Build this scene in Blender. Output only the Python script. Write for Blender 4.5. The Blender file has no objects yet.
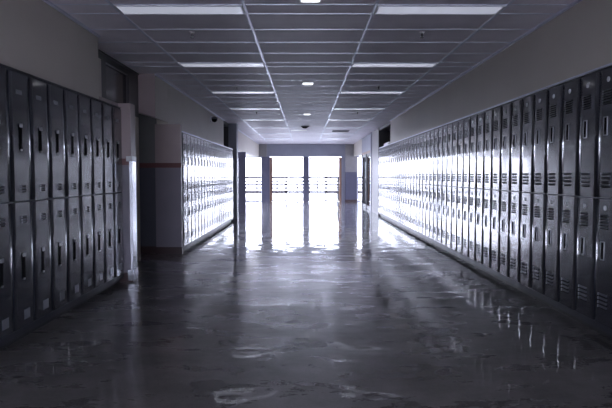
import bpy, bmesh, math, random
from mathutils import Vector, Matrix
random.seed(7)
S = bpy.context.scene
C = S.collection
EYE = 1.352            # camera height
CH = EYE + 1.573       # ceiling height
F = 578.0              # focal length in pixels of the 612 px frame

# ------------------------------------------------------------------ camera
cam_d = bpy.data.cameras.new('camera')
cam = bpy.data.objects.new('camera', cam_d); C.objects.link(cam)
cam_d.sensor_width = 36.0
cam_d.lens = 36.0 * F / 612.0
cam_d.clip_end = 300
cam.location = (0, 0, EYE)
cam.rotation_euler = (math.radians(90) - math.atan(29 / F), 0, math.atan(-1 / F))
S.camera = cam
# ------------------------------------------------------------------ world, daylight
W = bpy.data.worlds.new('sky'); S.world = W; W.use_nodes = True
bg = W.node_tree.nodes['Background']
bg.inputs[0].default_value = (0.80, 0.83, 1.0, 1)
bg.inputs[1].default_value = 13.0
def portal(name, loc, rot, sx, sy):
    # sampling portal at a window opening: emits nothing, only guides sky sampling
    d = bpy.data.lights.new(name, 'AREA'); d.shape = 'RECTANGLE'; d.size = sx; d.size_y = sy
    d.cycles.is_portal = True
    o = bpy.data.objects.new(name, d); C.objects.link(o); o.location = loc; o.rotation_euler = rot
R90 = math.pi / 2
portal('portal_end', (-.5, 29.75, 1.15), (-R90, 0, 0), 13.4, 2.25)
portal('portal_left', (-7.3, 23.7, 1.12), (0, -R90, 0), 2.2, 11.0)
portal('portal_right', (6.3, 23.7, 1.12), (0, R90, 0), 2.2, 11.0)
portal('portal_back', (0.05, -4.7, 1.2), (R90, 0, 0), 4.4, 2.2)  # sky through the added fill doors behind the camera
# ------------------------------------------------------------------ exposure
S.view_settings.view_transform = 'Standard'
S.view_settings.look = 'None'
S.view_settings.gamma = 1.0
S.view_settings.use_curve_mapping = False
S.view_settings.exposure = 0.34
S.cycles.use_denoising = True
S.cycles.max_bounces = 14
S.cycles.diffuse_bounces = 8
S.cycles.glossy_bounces = 8
S.cycles.transparent_max_bounces = 16
S.cycles.sample_clamp_indirect = 12.0
S.cycles.caustics_reflective = True
LAMP = 0.34            # troffer emission

# ------------------------------------------------------------------ materials
def mat(name, col, rough=0.6, metal=0.0, spec=0.5, noise=None, bump=None, rough_noise=None, coat=0.0, emit=0.0, col2=None, nscale=4.0, stretch=(1, 1, 1)):
    m = bpy.data.materials.new(name); m.use_nodes = True
    nt = m.node_tree; N = nt.nodes; L = nt.links
    b = N['Principled BSDF']
    b.inputs['Base Color'].default_value = (*col, 1)
    b.inputs['Roughness'].default_value = rough
    b.inputs['Metallic'].default_value = metal
    b.inputs['Specular IOR Level'].default_value = spec
    b.inputs['Coat Weight'].default_value = coat
    b.inputs['Coat Roughness'].default_value = 0.08
    if emit:
        b.inputs['Emission Color'].default_value = (*col, 1); b.inputs['Emission Strength'].default_value = emit
    geo = N.new('ShaderNodeNewGeometry')
    mp = N.new('ShaderNodeMapping'); mp.inputs['Scale'].default_value = stretch
    L.new(geo.outputs['Position'], mp.inputs[0])
    n = N.new('ShaderNodeTexNoise'); n.inputs['Scale'].default_value = nscale; n.inputs['Detail'].default_value = 5
    L.new(mp.outputs[0], n.inputs['Vector'])
    mr = N.new('ShaderNodeMapRange'); mr.inputs[1].default_value = 0.32; mr.inputs[2].default_value = 0.68
    L.new(n.outputs['Fac'], mr.inputs[0])
    if col2 is None: col2 = tuple(c * 0.88 for c in col)
    mx = N.new('ShaderNodeMix'); mx.data_type = 'RGBA'
    mx.inputs[6].default_value = (*col2, 1); mx.inputs[7].default_value = (*col, 1)
    L.new(mr.outputs[0], mx.inputs[0]); L.new(mx.outputs[2], b.inputs['Base Color'])
    if rough_noise:
        r = N.new('ShaderNodeMapRange'); r.inputs[1].default_value = 0.3; r.inputs[2].default_value = 0.7
        r.inputs[3].default_value = rough_noise[0]; r.inputs[4].default_value = rough_noise[1]
        L.new(n.outputs['Fac'], r.inputs[0]); L.new(r.outputs[0], b.inputs['Roughness'])
    if bump:
        prev = None
        for (sc, st, dist) in bump:
            bn = N.new('ShaderNodeTexNoise'); bn.inputs['Scale'].default_value = sc; bn.inputs['Detail'].default_value = 2
            L.new(geo.outputs['Position'], bn.inputs['Vector'])
            bu = N.new('ShaderNodeBump'); bu.inputs['Strength'].default_value = st; bu.inputs['Distance'].default_value = dist
            L.new(bn.outputs['Fac'], bu.inputs['Height'])
            if prev: L.new(prev.outputs[0], bu.inputs['Normal'])
            prev = bu
        L.new(prev.outputs[0], b.inputs['Normal'])
    return m

M = {}
M['wall'] = mat('painted_block_wall', (0.57, 0.53, 0.48), 0.55, col2=(0.54, 0.50, 0.455), nscale=1.3, bump=[(30, .15, .004)])
M['end_wall'] = mat('blue_grey_paint', (0.30, 0.31, 0.38), 0.5, nscale=2)
M['ceiling'] = mat('ceiling_tile', (0.90, 0.86, 0.93), 0.52, spec=0.35, col2=(0.80, 0.76, 0.83), nscale=2.2, bump=[(90, .25, .002)])
M['tee'] = mat('white_steel_tee', (0.86, 0.89, 1.0), 0.42, metal=0.85)
M['tee_dull'] = mat('wall_angle_steel', (0.80, 0.82, 0.94), 0.36, metal=0.8)
M['pink'] = mat('pink_beige_tile', (0.37, 0.30, 0.30), 0.38, col2=(0.34, 0.27, 0.275), nscale=3)
M['bluetile'] = mat('slate_blue_tile', (0.20, 0.18, 0.215), 0.33, col2=(0.18, 0.165, 0.20), nscale=3)
M['alcove_grey'] = mat('grey_alcove_wall', (0.17, 0.17, 0.175), 0.5)
M['alcove_dark'] = mat('dark_alcove_wall', (0.075, 0.078, 0.10), 0.4)
M['stripe'] = mat('maroon_rail_tile', (0.13, 0.045, 0.045), 0.35)
M['base'] = mat('dark_maroon_cove_base', (0.045, 0.022, 0.025), 0.4)
M['black'] = mat('black_toe_kick', (0.012, 0.012, 0.014), 0.5)
M['locker'] = mat('locker_enamel', (0.027, 0.031, 0.046), 0.27, spec=0.5, coat=0.6, col2=(0.024, 0.027, 0.041), nscale=7, bump=[(2.6, .3, .008)])
M['body'] = mat('locker_frame_enamel', (0.028, 0.031, 0.044), 0.45, spec=0.4)
M['rim'] = mat('brushed_steel', (0.40, 0.40, 0.43), 0.35, metal=0.8)
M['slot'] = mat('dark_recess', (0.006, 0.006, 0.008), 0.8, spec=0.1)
M['vent'] = mat('pressed_louvre_enamel', (0.05, 0.055, 0.075), 0.28, spec=0.6)
M['plate'] = mat('pale_number_plate', (0.72, 0.74, 0.78), 0.35)
M['plate_dim'] = mat('worn_steel_plate', (0.24, 0.25, 0.28), 0.30, metal=0.4)
M['frame'] = mat('dark_bronze_frame', (0.055, 0.05, 0.06), 0.35)
M['column'] = mat('slate_column_paint', (0.09, 0.09, 0.145), 0.4)
M['end_grey'] = mat('warm_grey_paint', (0.27, 0.26, 0.27), 0.5)
M['wood'] = mat('varnished_oak', (0.30, 0.17, 0.12), 0.4)
M['darkglass'] = mat('unlit_transom_glass', (0.055, 0.04, 0.042), 0.12)
M['diffuser'] = mat('troffer_lens', (0.80, 0.84, 1.0), 0.30, emit=LAMP)
M['white'] = mat('white_plastic', (0.8, 0.8, 0.82), 0.35)
M['bright'] = mat('emergency_lens', (0.92, 0.94, 1.0), 0.3, emit=2.4)
M['guard'] = mat('stainless_guard', (0.62, 0.64, 0.70), 0.22, metal=0.85)
M['rail'] = mat('dark_brown_rail_paint', (0.016, 0.011, 0.014), 0.6, spec=.2)
M['concrete'] = mat('pale_concrete', (0.62, 0.62, 0.62), 0.8, nscale=2)
M['grille'] = mat('grey_vent_metal', (0.12, 0.12, 0.14), 0.5)
# polished floor
def floor_mat():
    m = bpy.data.materials.new('polished_terrazzo'); m.use_nodes = True
    nt = m.node_tree; N = nt.nodes; L = nt.links; b = N['Principled BSDF']
    geo = N.new('ShaderNodeNewGeometry')
    def noise(sc, det, stretch=(1, 1, 1), rough=.6):
        mp = N.new('ShaderNodeMapping'); mp.inputs['Scale'].default_value = stretch
        L.new(geo.outputs['Position'], mp.inputs[0])
        n = N.new('ShaderNodeTexNoise'); n.inputs['Scale'].default_value = sc; n.inputs['Detail'].default_value = det
        n.inputs['Roughness'].default_value = rough
        L.new(mp.outputs[0], n.inputs['Vector']); return n
    a = noise(2.2, 8, (1, .9, 1), .72); c = noise(70, 3)
    mr = N.new('ShaderNodeMapRange'); mr.inputs[1].default_value = .25; mr.inputs[2].default_value = .78
    L.new(a.outputs['Fac'], mr.inputs[0])
    mx = N.new('ShaderNodeMix'); mx.data_type = 'RGBA'
    mx.inputs[6].default_value = (.075, .071, .072, 1); mx.inputs[7].default_value = (.25, .235, .232, 1)
    L.new(mr.outputs[0], mx.inputs[0])
    m2 = N.new('ShaderNodeMix'); m2.data_type = 'RGBA'; m2.blend_type = 'OVERLAY'; m2.inputs[0].default_value = .35
    L.new(mx.outputs[2], m2.inputs[6]); L.new(c.outputs['Fac'], m2.inputs[7])
    L.new(m2.outputs[2], b.inputs['Base Color'])
    r = N.new('ShaderNodeMapRange'); r.inputs[1].default_value = .3; r.inputs[2].default_value = .7
    r.inputs[3].default_value = .16; r.inputs[4].default_value = .46
    w = noise(2.0, 7, (.7, 1.6, 1), .7); L.new(w.outputs['Fac'], r.inputs[0]); L.new(r.outputs[0], b.inputs['Roughness'])
    b.inputs['Specular IOR Level'].default_value = .7
    b.inputs['Coat Weight'].default_value = 1.0; b.inputs['Coat Roughness'].default_value = .015; b.inputs['Coat IOR'].default_value = 1.5
    prev = None
    for (sc, st, dist, strc) in ((1.6, .5, .010, (1, 1.0, 1)), (4.5, .5, .0045, (1, 1.3, 1))):
        n = noise(sc, 0.0, strc, .5)
        bu = N.new('ShaderNodeBump'); bu.inputs['Strength'].default_value = st; bu.inputs['Distance'].default_value = dist
        L.new(n.outputs['Fac'], bu.inputs['Height'])
        if prev: L.new(prev.outputs[0], bu.inputs['Normal'])
        prev = bu
    L.new(prev.outputs[0], b.inputs['Normal']); L.new(prev.outputs[0], b.inputs['Coat Normal'])
    return m
M['floor'] = floor_mat()
def glass_mat():
    m = bpy.data.materials.new('clear_pane'); m.use_nodes = True
    nt = m.node_tree; N = nt.nodes; L = nt.links; N.remove(N['Principled BSDF'])
    fr = N.new('ShaderNodeFresnel'); fr.inputs[0].default_value = 1.45
    t = N.new('ShaderNodeBsdfTransparent'); t.inputs[0].default_value = (.93, .94, .96, 1)
    g = N.new('ShaderNodeBsdfGlossy'); g.inputs['Roughness'].default_value = .02
    x = N.new('ShaderNodeMixShader'); L.new(fr.outputs[0], x.inputs[0]); L.new(t.outputs[0], x.inputs[1]); L.new(g.outputs[0], x.inputs[2])
    L.new(x.outputs[0], N['Material Output'].inputs[0]); return m
M['glass'] = glass_mat()

# ------------------------------------------------------------------ mesh helpers
class MB:
    def __init__(s): s.bm = bmesh.new(); s.mats = []
    def mi(s, m):
        if m not in s.mats: s.mats.append(m)
        return s.mats.index(m)
    def box(s, x0, x1, y0, y1, z0, z1, m, bev=0.0, seg=2, edges=None):
        r = bmesh.ops.create_cube(s.bm, size=1.0)
        vs = r['verts']
        for v in vs:
            v.co = Vector(((x0 + x1) / 2 + v.co.x * (x1 - x0), (y0 + y1) / 2 + v.co.y * (y1 - y0), (z0 + z1) / 2 + v.co.z * (z1 - z0)))
        fs = set(f for v in vs for f in v.link_faces)
        k = s.mi(m)
        for f in fs: f.material_index = k
        if bev:
            es = list(set(e for v in vs for e in v.link_edges))
            if edges: es = [e for e in es if edges(e)]
            rr = bmesh.ops.bevel(s.bm, geom=es, offset=bev, segments=seg, profile=.5, affect='EDGES')
            for f in rr['faces']: f.material_index = k; f.smooth = True
        return s
    def prism(s, pts, axis, a, b, m):
        k = s.mi(m)
        def P(p, t):
            return {'x': (t, p[0], p[1]), 'y': (p[0], t, p[1]), 'z': (p[0], p[1], t)}[axis]
        A = [s.bm.verts.new(P(p, a)) for p in pts]; B = [s.bm.verts.new(P(p, b)) for p in pts]
        f = [s.bm.faces.new(A), s.bm.faces.new(B[::-1])]
        n = len(pts)
        for i in range(n): f.append(s.bm.faces.new((A[i], B[i], B[(i + 1) % n], A[(i + 1) % n])))
        for x in f: x.material_index = k
        bmesh.ops.recalc_face_normals(s.bm, faces=f)
        return s
    def cyl(s, c, r, h, m, axis='z', r2=None, seg=20):
        k = s.mi(m)
        rr = bmesh.ops.create_cone(s.bm, cap_ends=True, segments=seg, radius1=r, radius2=r if r2 is None else r2, depth=h)
        rot = {'z': Matrix(), 'y': Matrix.Rotation(R90, 4, 'X'), 'x': Matrix.Rotation(R90, 4, 'Y')}[axis]
        bmesh.ops.transform(s.bm, matrix=Matrix.Translation(c) @ rot, verts=rr['verts'])
        for f in set(f for v in rr['verts'] for f in v.link_faces):
            f.material_index = k
            if len(f.verts) == 4: f.smooth = True
        return s
    def dome(s, c, r, m, zs=1.0):
        k = s.mi(m)
        rr = bmesh.ops.create_uvsphere(s.bm, u_segments=20, v_segments=12, radius=r)
        bmesh.ops.transform(s.bm, matrix=Matrix.Translation(c) @ Matrix.Diagonal((1, 1, zs, 1)), verts=rr['verts'])
        for f in set(f for v in rr['verts'] for f in v.link_faces): f.material_index = k; f.smooth = True
        return s
    def build(s, name, parent=None, **kw):
        me = bpy.data.meshes.new(name); s.bm.to_mesh(me); s.bm.free()
        for m in s.mats: me.materials.append(m)
        o = bpy.data.objects.new(name, me); C.objects.link(o)
        if parent: o.parent = parent
        for k, v in kw.items(): o[k] = v
        return o
def struct(name, *boxes, parent=None):
    mb = MB()
    for b in boxes: mb.box(*b)
    return mb.build(name, parent) if parent else mb.build(name, kind='structure')
def thing(name, label, cat, loc=(0, 0, 0), rz=0, group=None):
    o = bpy.data.objects.new(name, None); C.objects.link(o); o.empty_display_size = .1
    o.location = loc; o.rotation_euler = (0, 0, rz); o['label'] = label; o['category'] = cat
    if group: o['group'] = group
    return o
def copy_tree(o, parent=None):
    c = o.copy(); C.objects.link(c); c.parent = parent
    for ch in list(o.children): copy_tree(ch, c)
    return c

# ------------------------------------------------------------------ structure
RX = 2.47        # right wall plane
LX = -2.34       # left wall plane above the lockers
RT = EYE + .885  # top of right lockers
LT = EYE + .835  # top of near left lockers
FT = EYE + .735  # top of far left lockers
HD = EYE + .90   # head of openings at the far end
BACK = -4.5  # back end set close so its added glazing brightens the near corridor
END = 29.5
w, pk, bt = M['wall'], M['pink'], M['bluetile']

struct('floor', (-4.2, 3.0, BACK, 18.1, -.12, 0, M['floor']), (-7.2, 6.2, 18.1, END + .2, -.12, 0, M['floor']))
struct('ceiling', (-4.2, 3.0, BACK, END + .2, CH, CH + .12, M['ceiling']))
struct('ceiling', (-7.2, -2.5, 18.1, END + .2, HD + .02, HD + .1, M['ceiling']))
struct('ceiling', (2.62, 6.2, 18.1, END + .2, HD + .06, HD + .14, M['ceiling']))
struct('ground', (-40, 40, END + .2, 80, -.16, -.02, M['concrete']))
struct('ground', (-40, -7.2, 5, END + .2, -.16, -.02, M['concrete']))
struct('ground', (6.2, 40, 5, END + .2, -.16, -.02, M['concrete']))
struct('ground', (-40, 40, -50, BACK, -.16, -.02, M['concrete']))

# right side
R0, RSTEP, RN = 4.517, .343, 43
RE = R0 + RSTEP * RN
RP = R0 - 2 * RSTEP
struct('wall_right', (RX, 2.95, BACK, 16.8, RT + .004, CH, w))
struct('wall_right', (RX, 2.95, BACK, RP - .01, 0, RT + .002, w))
struct('wall_right', (2.88, 2.95, RP, RE, 0, RT, w))
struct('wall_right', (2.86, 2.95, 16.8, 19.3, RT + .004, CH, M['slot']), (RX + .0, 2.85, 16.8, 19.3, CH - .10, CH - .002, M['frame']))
struct('wall_right', (RX - .02, 2.95, 19.3, 19.42, 0, CH, M['frame']))
struct('wall_right', (RX, 2.95, 19.42, 21.4, 0, CH, M['end_grey']))
struct('wall_right', (RX - .02, 2.6, 21.4, 21.75, 0, CH, M['column']))
struct('wall_right', (RX, 2.6, 21.75, 25.2, HD + .04, CH, M['end_wall']))
struct('wall_right', (RX, 2.6, 25.2, END, HD + .04, CH, w))
struct('wall_right', (2.6, 6.2, 18.1, 18.25, 0, HD + .1, w))
struct('wall_right', (RX, 2.6, 25.1, 25.2, 0, CH, M['frame']))
# end wall
struct('wall_end', (-2.5, 2.78, END, END + .2, HD + .02, CH, M['end_wall']))
struct('wall_end', (-2.19, -1.80, END - .12, END + .2, 0, HD + .02, M['column']), (LX, -1.94, END - .12, END - .001, HD + .02, CH - .01, M['end_grey']))
struct('wall_end', (2.04, 2.64, END - .16, END + .2, EYE + .15, HD + .02, M['end_grey']), (2.04, RX, END - .16, END - .001, HD + .02, CH - .01, M['end_grey']), (2.04, 2.64, END - .16, END + .2, .1, EYE + .15, M['column']), (2.03, 2.65, END - .175, END + .2, 0, .1, M['base']))
struct('wall_end', (1.86, 2.04, END - .02, END + .2, 0, HD + .02, M['end_wall']))
struct('wall_end', (-.08, .20, END - .06, END + .12, 0, HD + .02, M['column']))
# left side, near
L0, LSTEP, LN = 4.155, .345, 9
LE = L0 + LSTEP * LN
LP = L0 - 2 * LSTEP
struct('wall_left', (-2.75, LX, BACK, 6.62, LT + .004, CH, w))
struct('wall_left', (-2.75, LX + .04, BACK, LP - .01, 0, LT + .002, w))
struct('wall_left', (-2.75, -2.685, LP, 7.25, 0, LT, w))
struct('wall_left', (-2.66, -2.33, 6.62, LE, LT + .002, LT + .058, pk))
# end pier of the near row: pink tile, maroon rail, slate tile, dark base
def wainscot(name, x0, x1, y0, y1, top, out=.006, pk=pk, bt=bt):
    m = MB()
    m.box(x0, x1, y0, y1, EYE + .205, top, pk)
    m.box(x0, x1, y0, y1, .12, EYE + .125, bt)
    m.box(x0 - out, x1 + out, y0 - out, y1 + out, EYE + .125, EYE + .205, M['stripe'])
    m.box(x0 - out, x1 + out, y0 - out, y1 + out, 0, .12, M['base'])
    return m.build(name, kind='structure')
wainscot('wall_left', -2.66, -2.18, LE + .004, 7.46, LT + .058)
# recess above: transom wall
TX = -2.60
mb = MB()
mb.box(TX - .1, TX, 6.64, 9.09, LT + .06, LT + .10, M['frame'])
mb.box(TX - .1, TX, 6.64, 9.09, CH - .10, CH, M['frame'])
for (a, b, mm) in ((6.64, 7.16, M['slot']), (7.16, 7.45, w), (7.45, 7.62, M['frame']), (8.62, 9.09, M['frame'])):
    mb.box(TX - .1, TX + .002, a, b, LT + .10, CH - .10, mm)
wf = mb.build('window_1', kind='structure')
MB().box(TX - .06, TX - .045, 7.62, 8.62, LT + .10, CH - .10, M['darkglass']).build('pane', wf)
struct('wall_left', (TX - .1, TX, 6.64, 9.09, 0, LT + .06, w))
struct('wall_left', (-3.4, TX - .1, 6.62, 9.09, 0, CH, w))
# bulkhead between recess and far row (lower edge falls towards the corridor)
MB().prism([(-2.78, CH), (LX, CH), (LX, EYE + .896), (-2.78, EYE + 1.03)], 'y', 9.09, 9.11, M['pink']).prism([(-2.78, CH), (LX, CH), (LX, EYE + .896), (-2.78, EYE + 1.03)], 'y', 9.11, 9.94, w).build('wall_left', kind='structure')
wainscot('wall_left', -4.2, -2.55, 9.96, 10.1, CH - .01, pk=M['alcove_grey'], bt=M['alcove_dark'])  # alcove wall, toned greyer and darker than the pink pier
wainscot('wall_left', -2.548, -2.11, 9.86, 9.944, EYE + .86)
struct('wall_left', (-4.2, -4.1, BACK, 18.1, 0, CH, w))
struct('wall_left', (-7.2, -2.5, 18.0, 18.1, 0, HD + .1, w))
G0, GSTEP, GN = 9.95, .345, 20
GE = G0 + GSTEP * GN
struct('wall_left', (-2.54, LX, 9.95, 16.7, FT + .03, CH, w))
struct('wall_left', (-2.54, -2.50, 9.95, GE, 0, FT + .03, w))
struct('wall_left', (-3.0, -2.9, 16.7, 17.75, 0, CH, M['darkglass']), (-2.9, LX, 16.72, 17.75, CH - .1, CH - .002, M['frame']))
struct('wall_left', (-2.34, -2.09, 17.75, 18.1, 0, CH, M['end_wall']))
struct('wall_left', (-2.5, LX, 18.1, END, HD, CH, w))
struct('wall_left', (-2.40, -2.13, 20.8, 20.86, 0, EYE + .83, M['column']))
struct('wall_left', (-2.9, -2.341, 17.75, 17.9, 0, CH, M['frame']))
# unseen back wall, left open for glazed doors added as fill daylight
struct('wall_back', (-4.2, 3.0, BACK - .2, BACK, 2.35, CH, w), (-4.2, -2.2, BACK - .2, BACK, 0, 2.35, w), (2.3, 3.0, BACK - .2, BACK, 0, 2.35, w))
# toe kicks
struct('baseboard_right', (RX + .05, RX + .08, RP, RE, 0, .058, M['black']))
struct('baseboard_left', (-2.38, -2.35, LP, LE, 0, .058, M['black']))
struct('baseboard_left', (-2.19, -2.16, G0, GE, 0, .058, M['black']))
# bright top trims over locker rows
struct('trim_1', (RX - .012, RX + .03, RP, RE, RT - .001, RT + .016, M['tee_dull']))
struct('trim_2', (-2.15, -2.098, G0, GE, FT + .001, FT + .02, M['tee_dull']))
struct('trim_2', (LX, -2.15, G0, GE, FT + .001, FT + .012, M['body']))
struct('trim_3', (-2.345, -2.29, LP, LE, LT - .001, LT + .003, M['body']))

# ------------------------------------------------------------------ ceiling grid
TW = .028
runners = [-1.786, -.566, .658, 1.878]
mb = MB()
for x in runners: mb.box(x - TW / 2, x + TW / 2, BACK, END, CH - .006, CH + .001, M['tee'])
mb.build('trim_4', kind='structure')
mb = MB()
mb.box(RX - .03, RX, BACK, 16.8, CH - .022, CH - .001, M['tee_dull'])
mb.box(LX, LX + .03, BACK, 6.62, CH - .022, CH - .001, M['tee_dull'])
mb.box(LX, LX + .03, 9.09, 16.7, CH - .022, CH - .001, M['tee_dull'])
mb.box(LX, LX + .03, 18.1, END, CH - .022, CH - .001, M['tee_dull'])
mb.box(TX, TX + .02, 6.64, 9.09, CH - .022, CH - .001, M['frame'])
mb.build('trim_5', kind='structure')
P0, PER = 5.42, 2.745
mb = MB()
rows = []
k = -3
while P0 + PER * k < END - .4:
    y = P0 + PER * k
    rows.append(y)
    for t in (0, .305, .915, 1.525, 2.135):
        yy = y + t
        if BACK < yy < END - .05: mb.box(-2.9 if 6.7 < yy < 9 else LX, RX, yy - .010, yy + .010, CH - .0045, CH + .001, M['tee'])
    k += 1
mb.build('trim_6', kind='structure')
def ordinal(n):
    return ['first', 'second', 'third', 'fourth', 'fifth', 'sixth', 'seventh', 'eighth', 'ninth', 'tenth', 'eleventh', 'twelfth', 'thirteenth', 'fourteenth', 'fifteenth', 'sixteenth', 'seventeenth', 'eighteenth', 'nineteenth', 'twentieth', 'twenty-first', 'twenty-second'][n]
lamp0 = thing('ceiling_light', 'x', 'light')
m = MB(); a, b = 1.192, .285
m.box(-a / 2, a / 2, -b / 2, -b / 2 + .02, -.008, .004, M['white']); m.box(-a / 2, a / 2, b / 2 - .02, b / 2, -.008, .004, M['white'])
m.box(-a / 2, -a / 2 + .02, -b / 2 + .02, b / 2 - .02, -.008, .004, M['white']); m.box(a / 2 - .02, a / 2, -b / 2 + .02, b / 2 - .02, -.008, .004, M['white'])
m.build('frame', lamp0)
MB().box(-a / 2 + .021, a / 2 - .021, -b / 2 + .021, b / 2 - .021, -.006, .003, M['diffuser'], .002, 1).build('diffuser', lamp0)
first = True
vis = [y for y in rows if y > 5]
for y in rows:
    for sx, cx in (('left', -1.176), ('right', 1.268)):
        o = lamp0 if first else copy_tree(lamp0)
        first = False
        o.location = (cx, y + .1525, CH - .006)
        o['group'] = 'recessed ceiling lights'
        if y > 5:
            i = vis.index(y)
            o['label'] = ('wide recessed ceiling light in the %s bay, %s' % (sx, 'largest and nearest the camera' if i == 0 else ordinal(i) + ' from the camera'))
        else:
            o['label'] = 'recessed ceiling light in the %s bay, behind the camera' % sx
# hidden ceiling items seen in the photo
def fixture(name, label, cat, y, x, sx, sy, mt, group=None):
    t = thing(name, label, cat, (x, y, CH - .003), group=group)
    MB().box(-sx / 2 - .02, sx / 2 + .02, -sy / 2 - .02, sy / 2 + .02, -.008, -.003, M['white'], .002, 1).build('frame', t)
    MB().box(-sx / 2, sx / 2, -sy / 2, sy / 2, -.014, -.008, mt, .002, 1).build('lens', t)
fixture('emergency_light', 'small bright rectangular ceiling light in the centre bay at the top edge of view', 'light', 5.22, .05, .16, .16, M['bright'], 'small centre bay lights')
fixture('emergency_light', 'small bright rectangular ceiling light in the centre bay, second from the camera', 'light', 9.99, .05, .16, .16, M['bright'], 'small centre bay lights')
fixture('emergency_light', 'tiny bright ceiling light in the centre bay, third from the camera', 'light', 15.0, .05, .16, .16, M['bright'], 'small centre bay lights')
fixture('ceiling_panel_light', 'pale light panel at far left of the centre ceiling bay', 'light', 20.4, -.22, .56, .26, M['diffuser'])
# ceiling return grille far right
t = thing('ceiling_vent', 'grey square air vent in the right ceiling bay near the far end', 'vent', (1.27, 20.75, CH - .003))
MB().box(-.3, .3, -.3, .3, -.012, -.003, M['grille']).build('frame', t)
m = MB()
for i in range(9): m.box(-.27, .27, -.26 + i * .062, -.235 + i * .062, -.020, -.0125, M['grille'])
m.build('grille', t)
# sprinklers
def sprinkler(x, y, label):
    t = thing('sprinkler_head', label, 'sprinkler', (x, y, CH), group='ceiling sprinklers')
    MB().cyl((0, 0, -.008), .028, .012, M['white']).build('escutcheon', t)
    MB().cyl((0, 0, -.03), .014, .03, M['grille']).cyl((0, 0, -.052), .008, .016, M['grille']).cyl((0, 0, -.062), .02, .004, M['grille']).build('deflector', t)
for x, y, l in ((1.29, 6.45, 'nearest ceiling sprinkler in the right bay between first and second lights'),
                (-1.24, 6.45, 'nearest ceiling sprinkler in the left bay between first and second lights'),
                (1.30, 10.3, 'ceiling sprinkler in the right bay beyond the second light'),
                (-1.20, 10.3, 'ceiling sprinkler in the left bay beyond the second light'),
                (1.30, 14.4, 'small ceiling sprinkler in the right bay beyond the fourth light'),
                (-1.20, 14.4, 'small ceiling sprinkler in the left bay beyond the fourth light')):
    sprinkler(x, y, l)
t = thing('smoke_detector', 'dark round smoke detector on the ceiling of the centre bay', 'smoke detector', (.0, 18.7, CH))
MB().cyl((0, 0, -.015), .13, .028, M['grille']).build('base', t)
MB().dome((0, 0, -.03), .10, M['slot'], .5).build('cover', t)
t = thing('security_camera', 'dark dome security camera high on left wall above far lockers', 'camera', (LX, 14.4, EYE + 1.36))
MB().box(0, .03, -.09, .09, -.06, .09, M['white'], .006).build('bracket', t)
MB().cyl((.10, 0, .04), .075, .05, M['grille']).box(.03, .10, -.03, .03, .03, .06, M['grille']).build('housing', t)
MB().dome((.10, 0, .015), .07, M['slot']).build('dome', t)

# ------------------------------------------------------------------ glazing
def leaf(parent, x0, x1, y, zt, fm, st=.045, d=.045, bar=True, axis='x'):
    """framed glass door leaf; axis x: lies in a plane of constant y"""
    def B(m, a0, a1, z0, z1, mt, dd=d):
        if axis == 'x': m.box(a0, a1, y - dd / 2, y + dd / 2, z0, z1, mt)
        else: m.box(y - dd / 2, y + dd / 2, a0, a1, z0, z1, mt)
    m = MB()
    B(m, x0, x0 + st, 0.012, zt, fm); B(m, x1 - st, x1, 0.012, zt, fm)
    B(m, x0 + st, x1 - st, zt - st, zt, fm); B(m, x0 + st, x1 - st, .012, .012 + st * 1.2, fm)
    l = m.build('door_leaf', parent)
    m = MB(); B(m, x0 + st, x1 - st, .012 + st * 1.2, zt - st, M['glass'], .008); m.build('pane', l)
    return l
DT = HD
e = struct('door_1', (-1.80, -1.70, END - .02, END + .08, 0, DT, M['wood']))
leaf(e, -1.70, -.96, END + .04, DT, M['frame'], .045)
leaf(e, -.95, -.085, END + .04, DT, M['frame'], .045)
e2 = struct('door_2', (1.74, 1.86, END - .02, END + .08, 0, DT, M['wood']))
leaf(e2, .205, 1.06, END + .04, DT, M['frame'], .045)
leaf(e2, 1.07, 1.735, END + .04, DT, M['frame'], .045)
for pr, cx, s in ((e, -.16, -1), (e2, .28, 1)):
    m = MB(); m.box(cx - .05, cx + .05, END - .06, END + .02, EYE - .16, EYE - .10, M['frame'], .01)
    m.build('push_bar', pr)
    m = MB(); m.box(cx - .04, cx + .06, END - .09, END + .02, DT - .10, DT - .01, M['wood'], .01)
    m.build('closer', pr)
# glazed lobby sides
def glazing(name, pts, axis, at, zt):
    m = MB()
    def B(m, a0, a1, z0, z1, mt, h=.03):
        if axis == 'x': m.box(a0, a1, at - h, at + h, z0, z1, mt)
        else: m.box(at - h, at + h, a0, a1, z0, z1, mt)
    for p in pts: B(m, p - .025, p + .025, 0, zt, M['tee_dull'])
    for a_, b_ in zip(pts[:-1], pts[1:]): B(m, a_ + .025, b_ - .025, 0, .05, M['tee_dull']); B(m, a_ + .025, b_ - .025, zt - .05, zt, M['tee_dull'])
    wl = m.build(name, kind='structure')
    for a_, b_ in zip(pts[:-1], pts[1:]):
        m = MB(); B(m, a_ + .025, b_ - .025, .05, zt - .05, M['glass'], .004); m.build('pane', wl)
glazing('window_2', [-7.1, -5.5, -3.85, -2.22], 'x', END + .04, HD + .02)
glazing('fill_window_left', [18.2, 21, 23.8, 26.6, 29.4], 'y', -7.1, HD + .02)  # unseen lobby side glazing, added to let in more daylight
glazing('window_4', [2.67, 4.4, 6.1], 'x', END + .04, HD + .04)
glazing('window_5', [18.3, 22, 25.7, 29.4], 'y', 6.1, HD + .04)

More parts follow.
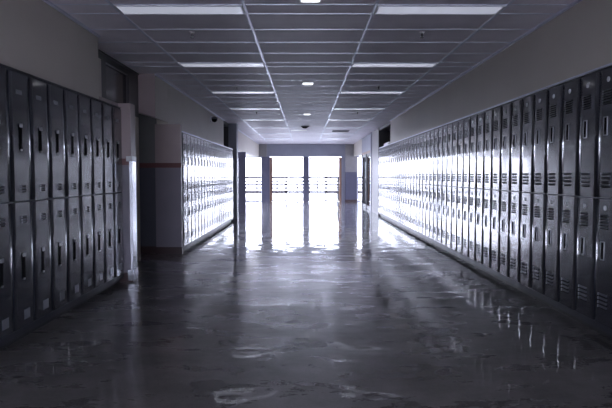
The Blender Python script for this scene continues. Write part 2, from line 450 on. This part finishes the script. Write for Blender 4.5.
# right: double side doors with dark frames, then a glass bay
d3 = struct('door_3', (RX - .01, RX + .09, 21.75, 21.83, 0, HD + .04, M['frame']), (RX - .01, RX + .09, 25.0, 25.1, 0, HD + .04, M['frame']), (RX - .01, RX + .09, 23.35, 23.48, 0, HD + .04, M['frame']),
            (RX - .01, RX + .09, 21.83, 25.0, HD - .05, HD + .04, M['wood']))
leaf(d3, 21.84, 23.34, RX + .04, HD - .05, M['frame'], .10, axis='y')
l2 = leaf(d3, 23.49, 24.99, RX + .04, HD - .05, M['frame'], .10, axis='y')
for zz in (.25, 1.1, 1.95):
    MB().cyl((RX - .02, 23.50, zz), .02, .14, M['frame']).build('hinge', l2)
MB().box(RX - .05, RX + .015, 23.0, 23.3, EYE - .12, EYE - .07, M['frame'], .01).build('push_bar', d3)
# unseen glazed doors added behind the camera to let in fill daylight
d4 = struct('fill_daylight_door', (-2.2, -2.12, BACK - .12, BACK - .04, 0, 2.35, M['frame']), (2.22, 2.3, BACK - .12, BACK - .04, 0, 2.35, M['frame']), (0, .1, BACK - .12, BACK - .04, 0, 2.35, M['frame']))
leaf(d4, -2.11, -.01, BACK - .08, 2.34, M['frame'], .08); leaf(d4, .11, 2.21, BACK - .08, 2.34, M['frame'], .08)

# ------------------------------------------------------------------ railings outside
def railing(label, p0, p1, n, zs):
    (x0, y0), (x1, y1) = p0, p1
    t = thing('railing', label, 'railing', ((x0 + x1) / 2, (y0 + y1) / 2, -.02))
    cx, cy = (x0 + x1) / 2, (y0 + y1) / 2
    dx, dy = abs(x1 - x0) / 2, abs(y1 - y0) / 2
    for z, th in zs:
        MB().box(-max(dx, th / 2), max(dx, th / 2), -max(dy, th / 2), max(dy, th / 2), z - th / 2 + .02, z + th / 2 + .02, M['rail']).build('rail', t)
    for i in range(n):
        u = -1 + 2 * i / (n - 1)
        MB().box(u * dx - .035, u * dx + .035, u * dy - .035, u * dy + .035, 0, zs[0][0] + .02 - zs[0][1] / 2, M['rail']).build('post', t)
Z = 32.5
hh = lambda py: EYE - (py - 175) / F * Z
railing('brown horizontal bar railing outside the end doors', (-9.5, Z), (7.5, Z), 16, [(hh(177.6), .11), (hh(181.2), .082), (hh(184.5), .082), (hh(188), .082), (hh(192), .14)])
railing('brown bar railing outside beyond the left side opening', (-9.5, 19), (-9.5, 32.3), 6, [(hh(181), .06), (hh(184.5), .05), (hh(188), .05), (hh(192), .09)])

# ------------------------------------------------------------------ lockers
def front_edge(yf, xs=None):
    return lambda e: all(abs(v.co.y - yf) < 1e-5 for v in e.verts)
def handle_cup():
    m = MB(); r, k = M['rim'], M['slot']
    w2, h2, t = .030, .078, .008
    m.box(-w2, -w2 + t, -.009, 0, -h2, h2, r, .002, 1); m.box(w2 - t, w2, -.009, 0, -h2, h2, r, .002, 1)
    m.box(-w2 + t, w2 - t, -.009, 0, h2 - t, h2, r); m.box(-w2 + t, w2 - t, -.009, 0, -h2, -h2 + t, r)
    m.box(-w2 + t, w2 - t, -.003, .0, -h2 + t, h2 - t, k)
    m.box(-.007, .007, -.013, -.003, -.045, .02, k, .003, 1)
    return m
def handle_slot():
    m = MB(); r, k = M['rim'], M['slot']
    m.box(-.024, .024, -.005, 0, -.098, .098, k, .003, 1)
    m.box(-.022, .022, -.014, -.004, .080, .112, r, .004, 1)
    m.box(-.014, .014, -.010, -.004, -.108, -.092, r, .003, 1)
    return m
def louvres(n, wd, h):
    m = MB(); v, k = M['vent'], M['slot']
    p = h / n
    for i in range(n):
        z = h / 2 - (i + .5) * p
        m.prism([(0, z + p * .34), (-.011, z - p * .12), (0, z - p * .12)], 'x', -wd / 2, wd / 2, v)
        m.box(-wd / 2, wd / 2, -.003, 0, z - p * .40, z - p * .14, k)
        m.box(-wd / 2 - .012, -wd / 2 - .002, -.010, 0, z - p * .35, z + p * .3, M['rim'], .002, 1)
    return m
def door_panel(m, hw, z0, z1):
    # flat pressed door whose two upright edges roll back over 26 mm
    pts = [(-hw, .011), (-hw, -.008), (-hw + .0015, -.0105), (-hw + .004, -.0115)]
    n = 6
    for i in range(1, n + 1):
        u = i / n
        pts.append((-hw + .004 + .045 * u, -.0115 - .0045 * (1 - (1 - u) ** 2)))
    pts += [(-x, y) for x, y in pts[::-1]]
    bm = m.bm; k = m.mi(M['locker'])
    A = [bm.verts.new((x, y, z0)) for x, y in pts]; B = [bm.verts.new((x, y, z1)) for x, y in pts]
    N = len(pts); fs = []
    for i in range(N - 1):
        f = bm.faces.new((A[i], A[i + 1], B[i + 1], B[i])); f.smooth = 0 < i < N - 2 and i != N // 2 - 1; fs.append(f)
    fs.append(bm.faces.new((A[N - 1], A[0], B[0], B[N - 1])))
    fs.append(bm.faces.new(A[::-1])); fs.append(bm.faces.new(B))
    for f in fs: f.material_index = k
    bmesh.ops.recalc_face_normals(bm, faces=fs)
def make_locker(W_, top, mid, low, style, depth=.38):
    t = thing('locker', 'x', 'locker')
    hw = W_ / 2 - .0015
    m = MB()
    m.box(-hw, hw, .012, depth, low, top, M['body'])
    m.box(-hw, -hw + .012, .0, .012, low, top, M['body']); m.box(hw - .012, hw, .0, .012, low, top, M['body'])
    m.box(-hw + .012, hw - .012, 0, .012, top - .02, top, M['body']); m.box(-hw, hw, -.010, .0, low, low + .055, M['body']); m.box(-hw + .012, hw - .012, 0, .012, low, low + .03, M['body'])
    m.box(-hw + .012, hw - .012, 0, .012, mid - .008, mid + .008, M['body'])
    m.build('body', t)
    for tier, (z0, z1) in enumerate(((mid + .007, top - .022), (low + .060, mid - .007))):
        m = MB()
        door_panel(m, hw - .003, z0, z1)
        d = m.build('door', t)
        yf = -.016
        if style == 'vented':
            hx = -.045
            dz = z1
            def add(mb_, name, x, z):
                o = mb_.build(name, d); o.location = (x, yf, z); return o
            a = (.085, .225, .46, .90) if tier == 0 else (.070, .185, .425, .84)
            m = MB().cyl((0, -.003, 0), .021, .006, M['plate'], 'y', seg=16); add(m, 'number_disc', -.02, z1 - a[0])
            add(louvres(6 if tier == 0 else 5, .12, .125), 'vent', -.03, z1 - a[1])
            add(handle_cup(), 'handle', hx, z1 - a[2])
            add(louvres(4, .13, .135), 'vent', -.02, z1 - a[3])
        else:
            def add(mb_, name, x, z):
                o = mb_.build(name, d); o.location = (x, yf, z); return o
            if tier == 0:
                add(MB().box(-.05, .05, -.002, 0, -.018, .018, M['plate_dim'], .001, 1), 'number_plate', -.02, EYE + .66)
                add(handle_slot(), 'handle', -.01, EYE + .30)
                add(louvres(3, .075, .065), 'vent', .02, EYE - .11)
            else:
                add(louvres(3, .075, .065), 'vent', .02, EYE - .36)
                add(handle_slot(), 'handle', -.01, EYE - .74)
                add(MB().box(-.05, .05, -.004, 0, -.04, .04, M['plate_dim'], .002, 1), 'number_plate', .03, EYE - 1.135)
    return t
def row(proto, n, y0, step, x, rz, group, labf, extra=2):
    for i in range(-extra, n):
        o = proto if i == -extra else copy_tree(proto)
        o.location = (x, y0 + step * (i + .5), 0); o.rotation_euler = (0, 0, rz)
        o['group'] = group; o['label'] = labf(i)
TENS = {20: 'twentieth', 30: 'thirtieth', 40: 'fortieth'}
def ordn(n):
    small = ['', 'first', 'second', 'third', 'fourth', 'fifth', 'sixth', 'seventh', 'eighth', 'ninth', 'tenth', 'eleventh', 'twelfth', 'thirteenth', 'fourteenth', 'fifteenth', 'sixteenth', 'seventeenth', 'eighteenth', 'nineteenth']
    if n < 20: return small[n]
    if n in TENS: return TENS[n]
    return {2: 'twenty', 3: 'thirty', 4: 'forty'}[n // 10] + '-' + small[n % 10]
def lab_right(i):
    if i < 0: return 'dark vented locker of the right row, outside the near edge of the photo'
    if i == 0: return 'dark vented two-tier locker cut off by the right edge of the photo'
    return 'dark vented two-tier locker in the long right row, %s from the right photo edge' % ordn(i + 1)
def lab_left(i):
    if i < 0: return 'dark slot-handled locker of the near left row, outside the photo edge'
    if i == 0: return 'dark slot-handled locker cut off by the left edge of the photo'
    if i == LN - 1: return 'dark slot-handled locker at the row end against the pink tiled pier'
    return 'dark slot-handled two-tier locker in the near left row, %s from the left photo edge' % ordn(i + 1)
def lab_far(i):
    if i == 0: return 'shiny vented locker of the far left row, against the pink tiled wall end'
    if i == GN - 1: return 'shiny vented locker of the far left row, farthest away beside the column'
    return 'shiny vented locker in the far left row, %s beyond the pink tiled wall end' % ordn(i + 1)
pr = make_locker(RSTEP, RT - .004, EYE - .193, .06, 'vented')
row(pr, RN, R0, RSTEP, RX, -R90, 'lockers along the right wall', lab_right)
pl = make_locker(LSTEP, LT - .004, EYE - .215, .06, 'plain', .37)
row(pl, LN, L0, LSTEP, -2.30, R90, 'lockers of the near left row', lab_left)
pf = make_locker(GSTEP, FT - .002, EYE - .22, .06, 'vented', .37)
row(pf, GN, G0, GSTEP, -2.11, R90, 'lockers of the far left row', lab_far, 0)

# corner guard on the tiled pier
t = thing('corner_guard', 'pale steel corner guard strip on the edge of the pink tiled pier', 'corner guard', (-2.18, LE + .004, 0))
MB().box(-.02, .014, -.014, -.007, .14, EYE + .21, M['guard'], .003, 2).box(.007, .014, -.007, .16, .14, EYE + .21, M['guard'], .003, 2).build('strip', t)
MB().box(-.055, .02, -.02, -.0145, EYE + .17, EYE + .235, M['white'], .002).box(.0145, .022, -.0145, .17, EYE + .17, EYE + .235, M['white'], .002).build('cap', t)
MB().box(-.055, .02, -.022, -.0145, .02, .16, M['guard'], .002).box(.0145, .022, -.0145, .17, .02, .16, M['guard'], .002).build('foot', t)
